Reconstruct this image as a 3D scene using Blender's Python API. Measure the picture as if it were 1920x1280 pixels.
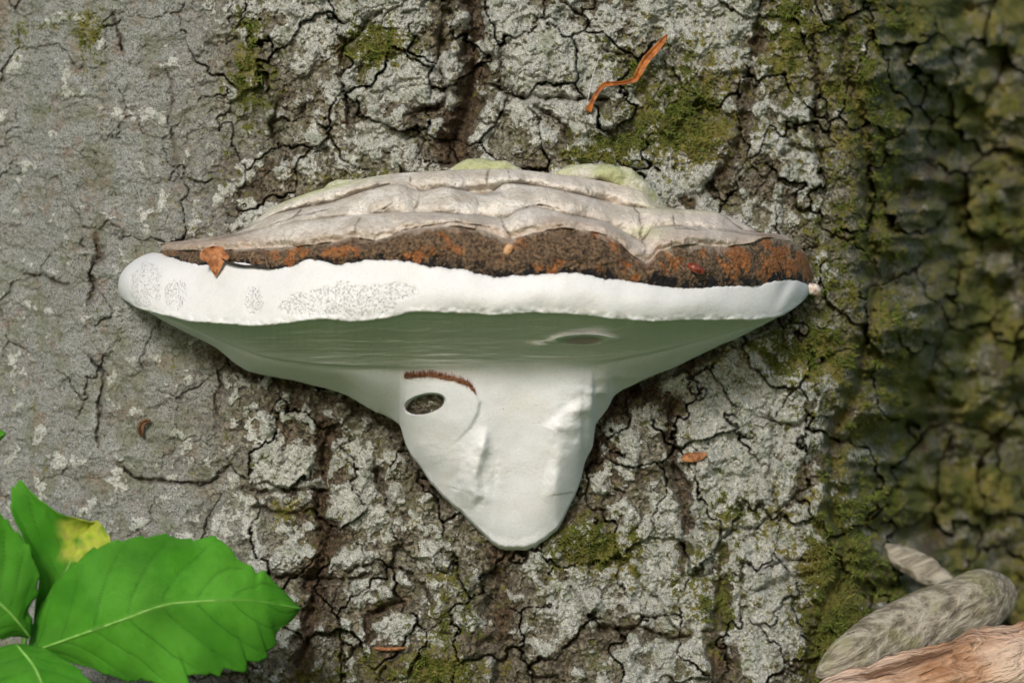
import bpy, math
import numpy as np
from mathutils import Vector, Matrix
R = math.radians
for o in list(bpy.data.objects): bpy.data.objects.remove(o)
scene = bpy.context.scene
C = scene.collection

# ------------------------------------------------------------------ camera, sky, sun, exposure
S = 0.00025            # metres per photograph pixel at the trunk's front (the fungus is about 33 cm wide)
D = 1.3333             # camera distance to the trunk's front
cd = bpy.data.cameras.new('camera'); cam = bpy.data.objects.new('camera', cd); C.objects.link(cam)
cam.location = (0, -D, 0); cam.rotation_euler = (R(90), 0, 0)
cd.sensor_width = 36; cd.lens = 100; cd.clip_start = 0.02; cd.clip_end = 500
cd.dof.use_dof = True; cd.dof.focus_distance = D - 0.022; cd.dof.aperture_fstop = 8.5
scene.camera = cam
SUN_EL, SUN_AZ = 25, -12          # azimuth: degrees to the left of the camera's back
w = bpy.data.worlds.new('World'); scene.world = w; w.use_nodes = True
nt = w.node_tree; bg = nt.nodes['Background']
sky = nt.nodes.new('ShaderNodeTexSky'); sky.sky_type = 'NISHITA'; sky.sun_disc = False
sky.sun_elevation = R(SUN_EL); sky.sun_rotation = R(180 - SUN_AZ * -1)
sky.dust_density = 1.5; sky.air_density = 1.0; sky.ozone_density = 0.6
nt.links.new(sky.outputs[0], bg.inputs[0]); bg.inputs[1].default_value = 0.06
sd = bpy.data.lights.new('sun', 'SUN'); sun = bpy.data.objects.new('sun', sd); C.objects.link(sun)
sd.energy = 1.5; sd.angle = R(11); sd.color = (1.0, 0.965, 0.92)
sv = Vector((math.sin(R(SUN_AZ)) * math.cos(R(SUN_EL)), -math.cos(R(SUN_AZ)) * math.cos(R(SUN_EL)), math.sin(R(SUN_EL))))
sun.rotation_euler = sv.to_track_quat('Z', 'Y').to_euler(); sun.location = sv * 3
sky.sun_rotation = math.atan2(sv.x, sv.y)
vs = scene.view_settings; vs.view_transform = 'Standard'; vs.look = 'None'; vs.gamma = 1; vs.exposure = 0.82

# ------------------------------------------------------------------ helpers
def tag(o, label=None, cat=None, group=None, kind=None):
    if label: o['label'] = label
    if cat: o['category'] = cat
    if group: o['group'] = group
    if kind: o['kind'] = kind
    return o
def empty(name, loc=(0, 0, 0)):
    o = bpy.data.objects.new(name, None); C.objects.link(o); o.location = loc; o.empty_display_size = 0.02; return o
def pos(px, py, d):
    """photo pixel + metres in front of the trunk plane -> world points"""
    px, py, d = np.broadcast_arrays(np.asarray(px, float), np.asarray(py, float), np.asarray(d, float))
    f = S * (D - d) / D
    return np.stack([(px - 960) * f, -d, (640 - py) * f], -1)
def smooth(x, a, b):
    t = np.clip((x - a) / (b - a), 0, 1); return t * t * (3 - 2 * t)
def lerp(a, b, t): return a + (b - a) * t
_ang = (np.random.RandomState(7).rand(65536) * 2 * np.pi); _tx = (np.cos(_ang) * 1.5).astype(np.float32); _ty = (np.sin(_ang) * 1.5).astype(np.float32)
def noise(x, y, seed=0):
    x = np.asarray(x, np.float32) + np.float32(seed * 37.17 % 200); y = np.asarray(y, np.float32) + np.float32(seed * 91.73 % 200)
    xf = np.floor(x); yf = np.floor(y); fx = x - xf; fy = y - yf
    xi = xf.astype(np.int32) & 255; yi = yf.astype(np.int32) & 255; xj = ((xi + 1) & 255); yj = ((yi + 1) & 255) * 256; yi = yi * 256
    u = fx * fx * fx * (fx * (fx * 6 - 15) + 10); v = fy * fy * fy * (fy * (fy * 6 - 15) + 10)
    def g(k, dx, dy): return np.take(_tx, k) * dx + np.take(_ty, k) * dy
    a = g(xi + yi, fx, fy); b = g(xj + yi, fx - 1, fy); c = g(xi + yj, fx, fy - 1); e = g(xj + yj, fx - 1, fy - 1)
    a = a + (b - a) * u; c = c + (e - c) * u
    return a + (c - a) * v
def fbm(x, y, scale, octs=4, seed=0, gain=0.5, ax=1.0, ay=1.0):
    r = 0; a = 1; tot = 0; f = 1.0 / scale
    for i in range(octs):
        r = r + a * noise(x * f * ax, y * f * ay, seed + i * 3); tot += a; a *= gain; f *= 2.03
    return r / tot
def ridged(x, y, scale, octs=3, seed=0, ax=1.0, ay=1.0):
    r = 0; a = 1; tot = 0; f = 1.0 / scale
    for i in range(octs):
        r = r + a * (1 - np.abs(noise(x * f * ax, y * f * ay, seed + i * 3)) * 1.6); tot += a; a *= 0.5; f *= 2.1
    return r / tot
def terrace(t, sharp=0.22):
    k = np.floor(t); f = t - k
    return k + smooth(f, 0.5 - sharp, 0.5 + sharp)
def poly_dist(px, py, pts, pad=60):
    """distance to a polyline and signed side (+ = left of travel in a y-down picture means cross<0); only near it"""
    dist = np.full(np.shape(px), 1e3); side = np.zeros(np.shape(px)); along = np.zeros(np.shape(px))
    P = np.array(pts, float)
    m = (px > P[:, 0].min() - pad) & (px < P[:, 0].max() + pad) & (py > P[:, 1].min() - pad) & (py < P[:, 1].max() + pad)
    if not m.any(): return dist, side, along
    x = px[m]; y = py[m]; dd = np.full(x.shape, 1e3); ss = np.zeros(x.shape); aa = np.zeros(x.shape); n = len(P) - 1
    for i in range(n):
        a, b = P[i], P[i + 1]; e = b - a; L2 = e @ e + 1e-9
        t = np.clip(((x - a[0]) * e[0] + (y - a[1]) * e[1]) / L2, 0, 1)
        q = np.hypot(x - a[0] - t * e[0], y - a[1] - t * e[1])
        k = q < dd; dd[k] = q[k]; ss[k] = np.sign(e[0] * (y - a[1]) - e[1] * (x - a[0]))[k]; aa[k] = ((i + t) / n)[k]
    dist[m] = dd; side[m] = ss; along[m] = aa
    return dist, side, along
def blob(px, py, cx, cy, rx, ry): return np.exp(-(((px - cx) / rx) ** 2 + ((py - cy) / ry) ** 2))
def crv(pts, x):
    """smooth (monotone-ish cubic) curve y(x) through points"""
    P = np.array(pts, float); xs, ys = P[:, 0], P[:, 1]; h = np.diff(xs); dl = np.diff(ys) / h
    m = np.zeros(len(xs)); m[0] = dl[0]; m[-1] = dl[-1]; m[1:-1] = np.where(dl[:-1] * dl[1:] > 0, 2 * dl[:-1] * dl[1:] / (dl[:-1] + dl[1:] + 1e-12), 0)
    x = np.clip(x, xs[0], xs[-1]); i = np.clip(np.searchsorted(xs, x) - 1, 0, len(h) - 1); t = (x - xs[i]) / h[i]
    return (2 * t**3 - 3 * t**2 + 1) * ys[i] + (t**3 - 2 * t**2 + t) * h[i] * m[i] + (-2 * t**3 + 3 * t**2) * ys[i + 1] + (t**3 - t**2) * h[i] * m[i + 1]
def grid_faces(nr, nc):
    i = np.arange(nr - 1)[:, None] * nc + np.arange(nc - 1)[None, :]
    return np.stack([i, i + nc, i + nc + 1, i + 1], -1).reshape(-1, 4)
def vnormals(co, nr, nc):
    g = co.reshape(nr, nc, 3); n = np.cross(np.gradient(g, axis=0), np.gradient(g, axis=1))
    n /= np.linalg.norm(n, axis=-1, keepdims=True) + 1e-12
    return n.reshape(-1, 3)
def build(name, co, faces, mat, parent=None, attrs=None, normals=None, smooth_=True):
    """one mesh object from vertices and quads (or ready index lists); unused vertices are dropped"""
    co = np.asarray(co, float); faces = np.asarray(faces)
    used = np.unique(faces); re = np.zeros(len(co), np.int64); re[used] = np.arange(len(used))
    co = co[used]; f = re[faces]; k = f.shape[1]
    me = bpy.data.meshes.new(name)
    me.vertices.add(len(co)); me.vertices.foreach_set('co', co.astype(np.float32).ravel())
    me.loops.add(f.size); me.loops.foreach_set('vertex_index', f.astype(np.int32).ravel())
    me.polygons.add(len(f)); me.polygons.foreach_set('loop_start', np.arange(0, f.size, k, dtype=np.int32))
    me.update(calc_edges=True)
    me.polygons.foreach_set('use_smooth', np.full(len(f), smooth_))
    for an, av in (attrs or {}).items():
        a = me.attributes.new(an, 'FLOAT', 'POINT'); a.data.foreach_set('value', np.asarray(av, np.float32).ravel()[used])
    if normals is not None:
        me.normals_split_custom_set_from_vertices(normals[used].astype(np.float32))
    me.materials.append(mat)
    o = bpy.data.objects.new(name, me); C.objects.link(o)
    if parent: o.parent = parent; o.matrix_parent_inverse = parent.matrix_world.inverted() if False else Matrix.Translation(-Vector(parent.location))
    return o

# ------------------------------------------------------------------ node material helper
class NM:
    def __init__(s, name, rough=0.8, spec=0.3):
        s.m = bpy.data.materials.new(name); s.m.use_nodes = True; s.t = s.m.node_tree; s.b = s.t.nodes['Principled BSDF']
        s.b.inputs['Roughness'].default_value = rough; s.b.inputs['Specular IOR Level'].default_value = spec
        s.tc = s.t.nodes.new('ShaderNodeNewGeometry').outputs['Position']
    def n(s, t): return s.t.nodes.new(t)
    def set(s, sock, v):
        if hasattr(v, 'is_output'): s.t.links.new(v, sock)
        elif isinstance(v, tuple) and len(v) == 3 and sock.type == 'RGBA': sock.default_value = (*v, 1)
        else: sock.default_value = v
    def attr(s, nm): a = s.n('ShaderNodeAttribute'); a.attribute_name = nm; return a.outputs['Fac']
    def math(s, op, a, b=0.0, c=None):
        q = s.n('ShaderNodeMath'); q.operation = op; s.set(q.inputs[0], a); s.set(q.inputs[1], b)
        if c is not None: s.set(q.inputs[2], c)
        return q.outputs[0]
    def ramp(s, v, lo, hi, a=0.0, b=1.0):
        q = s.n('ShaderNodeMapRange'); q.interpolation_type = 'SMOOTHSTEP'; s.set(q.inputs[0], v); s.set(q.inputs[1], lo); s.set(q.inputs[2], hi); s.set(q.inputs[3], a); s.set(q.inputs[4], b); return q.outputs[0]
    def mix(s, f, a, b):
        q = s.n('ShaderNodeMix'); q.data_type = 'RGBA'; s.set(q.inputs[0], f); s.set(q.inputs[6], a); s.set(q.inputs[7], b); return q.outputs[2]
    def scalev(s, v, sx, sy, sz):
        q = s.n('ShaderNodeVectorMath'); q.operation = 'MULTIPLY'; s.set(q.inputs[0], v); q.inputs[1].default_value = (sx, sy, sz); return q.outputs[0]
    def grain(s, deg, along):
        q = s.n('ShaderNodeMapping'); s.set(q.inputs['Vector'], s.tc); q.vector_type = 'POINT'; q.inputs['Rotation'].default_value = (0, R(deg), 0)
        return s.scalev(q.outputs[0], along, 1, 1)
    def noise(s, scale, detail=4, rough=0.6, vec=None, dist=0.0):
        q = s.n('ShaderNodeTexNoise'); s.set(q.inputs['Vector'], vec or s.tc); q.inputs['Scale'].default_value = scale; q.inputs['Detail'].default_value = detail
        q.inputs['Roughness'].default_value = rough; q.inputs['Distortion'].default_value = dist; return q.outputs[0]
    def voro(s, scale, feat='F1', vec=None):
        q = s.n('ShaderNodeTexVoronoi'); s.set(q.inputs['Vector'], vec or s.tc); q.inputs['Scale'].default_value = scale; q.feature = feat
        return q.outputs['Distance']
    def bump(s, h, dist, strength=1.0, prev=None):
        q = s.n('ShaderNodeBump'); q.inputs['Distance'].default_value = dist; q.inputs['Strength'].default_value = strength; s.set(q.inputs['Height'], h)
        if prev: s.set(q.inputs['Normal'], prev)
        return q.outputs[0]
    def done(s, col, nrm=None, rough=None):
        s.set(s.b.inputs['Base Color'], col)
        if nrm: s.set(s.b.inputs['Normal'], nrm)
        if rough is not None: s.set(s.b.inputs['Roughness'], rough)
        return s.m

# ------------------------------------------------------------------ materials
def mat_bark():
    m = NM('bark', 0.85, 0.25)
    li, mo, br, pl = m.attr('lichen'), m.attr('moss'), m.attr('brown'), m.attr('plated')
    n1 = m.noise(90, 6, 0.65); n2 = m.noise(420, 5, 0.7); n3 = m.noise(1500, 3, 0.7); n4 = m.noise(35, 4, 0.6)
    base = m.mix(m.ramp(n2, 0.38, 0.64), (0.11, 0.10, 0.07), (0.56, 0.53, 0.42))
    base = m.mix(m.ramp(n1, 0.46, 0.66, 0, 0.75), base, (0.19, 0.185, 0.085))
    base = m.mix(m.ramp(m.noise(150, 5, 0.65), 0.60, 0.70, 0, 0.55), base, (0.27, 0.15, 0.08))
    brn = m.mix(m.ramp(n2, 0.38, 0.66), (0.045, 0.033, 0.022), (0.27, 0.18, 0.105))
    sm = m.mix(m.ramp(n3, 0.34, 0.64), (0.18, 0.188, 0.172), (0.62, 0.635, 0.61))
    sm = m.mix(m.ramp(m.noise(55, 5, 0.6), 0.45, 0.66, 0, 0.75), sm, (0.26, 0.275, 0.18)); sm = m.mix(m.ramp(m.noise(75, 5, 0.65), 0.54, 0.66, 0, 0.65), sm, (0.38, 0.28, 0.21))
    sm = m.mix(m.ramp(m.noise(240, 4, 0.7), 0.60, 0.70, 0, 0.75), sm, (0.075, 0.065, 0.05))
    base = m.mix(pl, sm, base); base = m.mix(br, base, brn)
    lic = m.mix(m.ramp(n3, 0.36, 0.60), (0.45, 0.45, 0.38), (0.85, 0.85, 0.78))
    lic = m.mix(m.ramp(n1, 0.50, 0.66, 0, 0.6), lic, (0.36, 0.40, 0.27))
    lmask = m.ramp(m.math('ADD', li, m.math('MULTIPLY', m.math('SUBTRACT', m.noise(230, 6, 0.62), 0.5), 0.8)), 0.46, 0.53)
    col = m.mix(lmask, base, lic)
    scr = m.ramp(m.math('ABSOLUTE', m.math('SUBTRACT', m.noise(520, 3, 0.55, dist=1.2), 0.5)), 0.004, 0.022, 1, 0)
    scr = m.math('MULTIPLY', scr, m.ramp(m.noise(95, 4, 0.6), 0.38, 0.52)); col = m.mix(m.math('MULTIPLY', m.math('MULTIPLY', scr, pl), 0.9), col, (0.055, 0.05, 0.03))
    # dark pits in the lichen
    pit = m.ramp(m.noise(900, 2, 0.5), 0.62, 0.68)
    col = m.mix(m.math('MULTIPLY', pit, 0.75), col, (0.05, 0.045, 0.03))
    mcol = m.mix(m.ramp(n3, 0.35, 0.65), (0.036, 0.046, 0.008), (0.24, 0.25, 0.045))
    mcol = m.mix(m.ramp(n4, 0.45, 0.62, 0, 0.7), mcol, (0.30, 0.25, 0.065))
    mmask = m.ramp(m.math('ADD', mo, m.math('MULTIPLY', m.math('SUBTRACT', m.noise(330, 5, 0.75), 0.5), 2.2)), 0.46, 0.62)
    col = m.mix(mmask, col, mcol)
    h = m.math('ADD', m.math('MULTIPLY', n2, 0.8), m.math('MULTIPLY', n3, 0.5))
    nr = m.bump(h, 0.0028, 1.0)
    rough = m.ramp(n3, 0.3, 0.7, 0.55, 0.95)
    return m.done(col, nr, rough)
BARK = mat_bark()
def mat_simple(name, a, b, scale, rough=0.8, bumpd=0.0, spec=0.3, detail=4, c=None, vec=None, lo=0.38, hi=0.62):
    m = NM(name, rough, spec); v = m.scalev(m.tc, *vec) if vec else None
    n = m.noise(scale, detail, 0.65, v); col = m.mix(m.ramp(n, lo, hi), a, b)
    if c: col = m.mix(m.ramp(m.noise(scale * 0.37, 4, 0.6, v), 0.5, 0.66), col, c)
    return m.done(col, m.bump(n, bumpd) if bumpd else None)

# ------------------------------------------------------------------ ground (below the frame; its green cover lights the fungus from beneath)
GZ = -0.205
def mat_ground():
    m = NM('ground_cover', 0.9, 0.1)
    n = m.noise(14, 6, 0.65); n2 = m.noise(160, 4, 0.6)
    col = m.mix(m.ramp(n, 0.35, 0.62), (0.016, 0.105, 0.002), (0.034, 0.16, 0.003))
    col = m.mix(m.ramp(n2, 0.55, 0.75, 0, 0.6), col, (0.05, 0.045, 0.02))
    return m.done(col, m.bump(n2, 0.01))
gx = np.linspace(-1, 1, 61); gx = np.sign(gx) * (np.abs(gx) ** 4 * 200 + np.abs(gx) * 2)
GX, GY = np.meshgrid(gx, gx)
gco = np.stack([GX, GY, GZ + 0.006 * fbm(GX * 100, GY * 100, 12, 3, 5) * np.exp(-(GX**2 + GY**2) / 9)], -1).reshape(-1, 3)
tag(build('ground', gco, grid_faces(61, 61)[:, ::-1], mat_ground()), kind='structure')

# ------------------------------------------------------------------ the trunk: relief of the bark as a dense surface, plates as pieces
def trunk_base(px, py):
    x = (px - 800) * S; RR = 0.42
    d = np.sqrt(np.maximum(RR**2 - np.minimum(np.abs(x), 0.36)**2, 1e-4)) - RR - np.maximum(np.abs(x) - 0.36, 0) * 1.6
    edge = 1618 + 30 * np.sin(py / 210.0 + 0.4) + 16 * np.sin(py / 83.0) + 46 * fbm(px * 0.4, py, 75, 3, 131)
    d = d - 0.15 * smooth(px, edge - 60, edge + 210) - 0.00026 * np.maximum(px - edge - 40, 0)
    d = d - 0.010 * blob(px, py, 885, 0, 60, 330) - 0.006 * blob(px, py, 945, 1250, 70, 200)
    d = d - 0.012 * smooth(px, 140, 20)
    d = d + 0.000025 * np.maximum(py - 900, 0)                      # the foot flares
    return d
def axis(lo, hi, step, out):
    inner = np.arange(lo, hi + 0.1, step); a = np.cumsum(step * 1.35 ** np.arange(1, 60)); a = a[a < out[0]]; b = np.cumsum(step * 1.35 ** np.arange(1, 60)); b = b[b < out[1]]
    return np.concatenate([lo - a[::-1], inner, hi + b])
ax_x = axis(-30, 1950, 2.0, (420, 480)); ax_y = axis(-30, 1312, 2.0, (9500, 340))
PX, PY = [q.astype(np.float32) for q in np.meshgrid(ax_x, ax_y)]; NR, NC = PX.shape

# cells of the plates
rs = np.random.RandomState(11)
seeds = [(1020, 100), (735, 150), (690, 260), (1230, 190), (1330, 70), (1500, 320), (1480, 120), (1400, 730), (1450, 850), (1345, 900), (1400, 1010), (1225, 1080), (620, 900), (700, 1000), (540, 1000), (690, 860), (1180, 960), (800, 1120)]
def rad(x, y):
    if x < 400: return 165
    v = 0.5 + 0.9 * float(noise(x / 150.0, y / 190.0, 9)); return (58 if x > 1630 else 62) + 85 * min(max(v, 0), 1)
sa = np.zeros((1200, 2)); ns = len(seeds); sa[:ns] = seeds; big = np.arange(1200) < 18
for _ in range(9000):
    x, y = rs.uniform(-120, 2060), rs.uniform(-120, 1420); r_ = rad(x, y)
    if np.all(((x - sa[:ns, 0]) * 1.15)**2 + (y - sa[:ns, 1])**2 > np.where(big[:ns], max(r_, 92), r_)**2): sa[ns] = x, y; ns += 1
SD = sa[:ns].astype(np.float32)
w1 = fbm(PX, PY, 110, 3, 21); w2 = fbm(PX, PY, 110, 3, 31)
wx = PX + 62 * w1 + 17 * fbm(PX, PY, 26, 3, 23); wy = PY + 62 * w2 + 17 * fbm(PX, PY, 26, 3, 33)
f1 = np.full(PX.shape, 1e9); f2 = np.full(PX.shape, 1e9); cid = np.zeros(PX.shape, int)
for k, (a, b) in enumerate(SD):
    q = np.hypot((wx - a) * 1.28, wy - b); c = q < f1
    f2 = np.where(c, f1, np.minimum(f2, q)); cid = np.where(c, k, cid); f1 = np.minimum(f1, q)
E = f2 - f1
plate_w = 0.20 + 0.80 * smooth(PX + 110 * fbm(PX, PY, 150, 3, 3), 280, 600)          # the left of the trunk is nearly smooth
kr = rs.rand(len(SD)); ks = rs.randn(len(SD), 2)
str_ = smooth(fbm(PX, PY, 90, 2, 51), -0.42, 0.20)                     # some joints are open, others have grown shut
cw = 2.5 + 8 * np.clip(fbm(PX, PY, 75, 3, 41) + 0.22, 0, 1.2)         # crack half width varies
prof = smooth(E, 0.5, cw * 0.65 + 2.2)
off = (kr[cid] - 0.45) * 0.0085 + (ks[cid, 0] * (PX - SD[cid, 0]) + ks[cid, 1] * (PY - SD[cid, 1])) * 0.000016 + np.clip(PY - SD[cid, 1], -90, 90) * 0.000030
off = off * (0.4 + 0.6 * str_)
crackdepth = (0.0014 + 0.0088 * str_) * (1 + 1.6 * smooth(PX, 1560, 1680)); off = off * (1 + 1.8 * smooth(PX, 1580, 1680))
H = plate_w * (prof * (crackdepth + off) - crackdepth) + (1 - plate_w) * (prof - 1) * 0.0004
# smaller splits inside the plates
SG = 44.0; ux = (PX + 22 * w2 + 12 * fbm(PX, PY, 20, 2, 141)) / SG; uy = (PY + 22 * w1 + 12 * fbm(PX, PY, 20, 2, 143)) / (SG * 1.15)
g1 = np.full(PX.shape, 9.0); g2 = np.full(PX.shape, 9.0); gv = np.zeros(PX.shape); jt = np.random.RandomState(3).rand(64, 64, 3)
ix, iy = np.floor(ux).astype(int), np.floor(uy).astype(int)
for dy in (-1, 0, 1):
    for dx in (-1, 0, 1):
        J = jt[(ix + dx) & 63, (iy + dy) & 63]; q = np.hypot(ix + dx + J[..., 0] - ux, iy + dy + J[..., 1] - uy); c = q < g1
        g2 = np.where(c, g1, np.minimum(g2, q)); gv = np.where(c, J[..., 2], gv); g1 = np.minimum(g1, q)
sub = smooth(fbm(PX, PY, 80, 2, 147), -0.15, 0.35) * plate_w
H += sub * (smooth(g2 - g1, 0.01, 0.13) * (0.0020 + (gv - 0.5) * 0.0042) - 0.0020)
fresh = plate_w * (1 - smooth(E, cw * 0.4, cw * 1.1)) * str_ * 0.8
# furrows and cracks that the photograph shows: points, half width, depth, how brown
furrows = [
 ([(893, -60), (890, 60), (892, 150), (880, 205), (858, 250), (846, 300)], 20, 0.016, .7),
 ([(1432, -60), (1424, 50), (1412, 130), (1398, 200), (1384, 290), (1330, 350), (1290, 380)], 11, 0.009, .7),
 ([(603, 800), (612, 870), (598, 950), (622, 1010), (596, 1070), (578, 1180), (560, 1320)], 13, 0.011, 1),
 ([(1258, 740), (1256, 830), (1275, 900), (1292, 980), (1282, 1060)], 10, 0.010, .8),
 ([(1350, 1030), (1352, 1110), (1340, 1200), (1352, 1320)], 16, 0.007, .7),
 ([(1575, -60), (1588, 150), (1622, 250), (1628, 400), (1640, 560), (1602, 740), (1566, 800), (1560, 950), (1588, 1050), (1530, 1180), (1520, 1320)], 13, 0.014, .7),
 ([(930, 1050), (940, 1150), (952, 1320)], 30, 0.009, .4),
 ([(718, 20), (700, 32), (672, 62), (645, 92), (640, 140), (655, 190), (650, 240)], 5, 0.007, .5),
 ([(523, 190), (512, 232), (520, 270), (548, 320)], 5, 0.006, .5),
 ([(935, 80), (945, 150), (965, 178), (1020, 186), (1100, 188), (1150, 185)], 5, 0.008, .3),
 ([(830, 30), (822, 110), (836, 180), (828, 200), (770, 215)], 5, 0.008, .4),
 ([(890, 150), (930, 165), (990, 190), (1030, 215), (1060, 240), (1068, 270)], 4, 0.006, .3),
 ([(1050, 0), (1090, 30), (1130, 90), (1190, 110)], 3.5, 0.005, .3),
 ([(178, 440), (192, 478), (168, 510), (178, 540), (166, 568)], 4, 0.006, .6),
 ([(45, 512), (85, 520), (125, 538)], 3.5, 0.0045, .4),
 ([(160, 660), (195, 700), (186, 760), (182, 835)], 3, 0.0045, .5),
 ([(215, 868), (255, 898), (330, 903), (395, 908), (432, 872)], 3, 0.006, .5),
 ([(405, 690), (412, 730), (404, 775)], 3.5, 0.0045, .7),
 ([(215, 20), (222, 60), (232, 105)], 3, 0.0045, .7),
 ([(310, 130), (322, 160), (318, 230), (330, 300)], 2.5, 0.0025, .5),
 ([(455, 915), (520, 922), (580, 918), (640, 930)], 4, 0.006, .4),
 ([(470, 952), (540, 960), (575, 966)], 3.5, 0.005, .3),
 ([(505, 1080), (560, 1082), (640, 1086), (700, 1078)], 4, 0.006, .4),
 ([(640, 1075), (705, 1055), (760, 1068), (800, 1110), (815, 1135)], 4, 0.006, .4),
 ([(700, 860), (715, 920), (745, 965), (770, 975)], 8, 0.010, .5),
 ([(1058, 1080), (1100, 1150), (1130, 1176), (1200, 1180), (1262, 1198), (1300, 1190)], 5, 0.008, .3),
 ([(1280, 1195), (1230, 1120), (1215, 1110)], 3, 0.005, .3),
 ([(1155, 770), (1190, 740), (1240, 735)], 13, 0.011, .5),
 ([(1440, 745), (1452, 830), (1440, 900), (1462, 960)], 4, 0.006, .3),
 ([(1290, 980), (1340, 995), (1420, 990), (1470, 950), (1520, 905)], 5, 0.007, .3),
 ([(1420, 1070), (1470, 1052), (1540, 1046)], 4, 0.006, .2),
 ([(1410, 1110), (1480, 1085), (1540, 1075)], 5, 0.008, .2),
 ([(1460, 290), (1490, 275), (1530, 285)], 5, 0.008, .3),
 ([(1520, 60), (1535, 160), (1525, 250), (1548, 340)], 6, 0.008, .6),
 ([(1405, 780), (1500, 800), (1535, 745)], 4, 0.006, .3),
 ([(750, 1130), (690, 1150), (690, 1200), (660, 1225)], 8, 0.009, .5),
 ([(400, 656), (470, 703), (560, 722), (640, 743), (700, 776), (746, 802), (760, 845), (800, 900), (832, 940), (872, 975)], 13, 0.010, .35),
 ([(1100, 880), (1116, 838), (1122, 800), (1154, 748), (1200, 724), (1262, 698), (1332, 664), (1402, 632), (1500, 575)], 12, 0.010, .35),
]
FW = np.zeros(PX.shape)
jx = PX + 11 * fbm(PX, PY, 36, 4, 61, 0.65); jy = PY + 11 * fbm(PX, PY, 36, 4, 67, 0.65); jw = np.clip(1 + 1.1 * fbm(PX, PY, 28, 2, 69), 0.35, 2)
for pts, hw, dep, bq in furrows:
    q, s_, al = poly_dist(jx, jy, pts, 70)
    q = q / jw; k = np.exp(-(q / hw) ** 2 * 1.1); taper = np.clip(np.minimum(al, 1 - al) * 6 + 0.25, 0, 1)
    H -= dep * k * taper; fresh = np.maximum(fresh, bq * np.exp(-(q / (hw * 1.4)) ** 2)); FW = np.maximum(FW, k * taper)
# flaking layers, coarse lumps and grain
lump = fbm(PX, PY, 70, 3, 71); flake = fbm(PX, PY, 46, 4, 75, 0.55, 1.0, 1.0)
rough = 0.45 + 0.55 * plate_w
flake2 = fbm(PX, PY, 19, 3, 77, 0.5)
H += 0.0018 * lump * rough + 0.00045 * terrace(flake2 * 4.0, 0.08) * plate_w + 0.0018 * terrace(flake * 5.0, 0.06) * (0.30 + 0.70 * plate_w)
H += rough * (0.0008 * (ridged(PX, PY, 26, 3, 81, 1.0, 1.15) - 0.6) + 0.0004 * fbm(PX, PY, 9, 2, 87))
H += 0.0008 * fbm(PX, PY, 16, 3, 91, 0.6, 0.6, 1.5) + 0.0035 * FW * fbm(PX, PY, 18, 3, 92, 0.6, 1.4, 0.4)
hair = ridged(PX + 12 * lump, PY + 12 * fbm(PX, PY, 60, 2, 93), 52, 2, 95)
H -= 0.0012 * smooth(hair, 0.93, 0.99) * plate_w
fade = smooth(PY, -900, -100)
TD = trunk_base(PX, PY)
# dead, flaky area to the right is deeper and lumpier
rightw = smooth(PX, 1600, 1700)
H += rightw * (0.036 * fbm(PX, PY, 120, 3, 101) + 0.016 * fbm(PX, PY, 50, 3, 103))
H += (1 - plate_w) * (0.0034 * fbm(PX, PY, 60, 3, 105, 0.5, 0.8, 1.25) + 0.0016 * (ridged(PX, PY, 30, 3, 107, 0.8, 1.5) - 0.6))
TRUNK = TD + H * fade
def trunk_at(px, py):
    i = np.clip(np.searchsorted(ax_y, py), 0, NR - 1); j = np.clip(np.searchsorted(ax_x, px), 0, NC - 1); return TRUNK[i, j]

# where lichen, moss and bare brown bark grow
nz = fbm(PX, PY, 60, 4, 111); nz2 = fbm(PX, PY, 24, 3, 117)
li = 0.45 - 0.20 * smooth(PX, 500, 330)
for cx, cy, rx, ry, a in [(1020, 100, 110, 95, .6), (760, 160, 110, 60, .5), (660, 40, 120, 40, .45), (710, 260, 60, 40, .5), (1370, 60, 80, 90, .35), (1300, 330, 70, 70, .4), (1500, 330, 45, 55, .5), (1390, 740, 140, 80, .5), (1420, 890, 120, 130, .5), (620, 880, 90, 60, .45), (660, 970, 90, 60, .4), (1390, 1060, 130, 80, .4), (1200, 1100, 120, 80, .4), (1240, 20, 100, 40, .5), (1180, 330, 90, 40, .4), (1440, 1180, 120, 90, .35), (560, 30, 60, 40, .3), (200, 960, 260, 90, .10)]:
    li = li + a * blob(PX, PY, cx, cy, rx, ry)
li = li - 0.16 * smooth(PX, 1480, 1620) + 0.34 * nz + 0.13 * terrace(flake * 5, 0.06) + 0.03 * terrace(flake2 * 4, 0.08) * plate_w - 0.55 * fresh - 0.26 * rightw + 0.25 * rightw * fbm(PX, PY, 70, 2, 129) + 0.1 * (kr[cid] - 0.5) * plate_w * 2
mo = np.full(PX.shape, 0.25) - 0.08 * smooth(PX, 500, 250)
for cx, cy, rx, ry, a in [(470, 130, 38, 110, .55), (710, 85, 75, 45, .65), (1210, 150, 80, 90, .34), (1330, 190, 60, 120, .40), (1250, 260, 110, 60, .34), (1110, 1030, 110, 55, .6), (800, 1258, 100, 40, .6), (1340, 1120, 60, 120, .35), (1560, 1120, 60, 160, .5), (1480, 60, 60, 120, .4), (60, 60, 120, 70, .2), (170, 60, 40, 50, .3), (540, 955, 40, 26, .5), (1470, 660, 140, 60, .35), (1400, 960, 80, 40, .3), (590, 1260, 80, 40, .3), (850, 1140, 50, 80, .3), (1100, 290, 80, 30, .45), (660, 345, 120, 25, .3)]:
    mo = mo + a * blob(PX, PY, cx, cy, rx, ry)
mo = mo + 0.38 * smooth(PX, 1400, 1660) + 0.38 * nz2 + 0.22 * fbm(PX, PY, 85, 3, 121) - 0.02 * rightw + 0.40 * rightw * fbm(PX, PY, 100, 2, 125)
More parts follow.
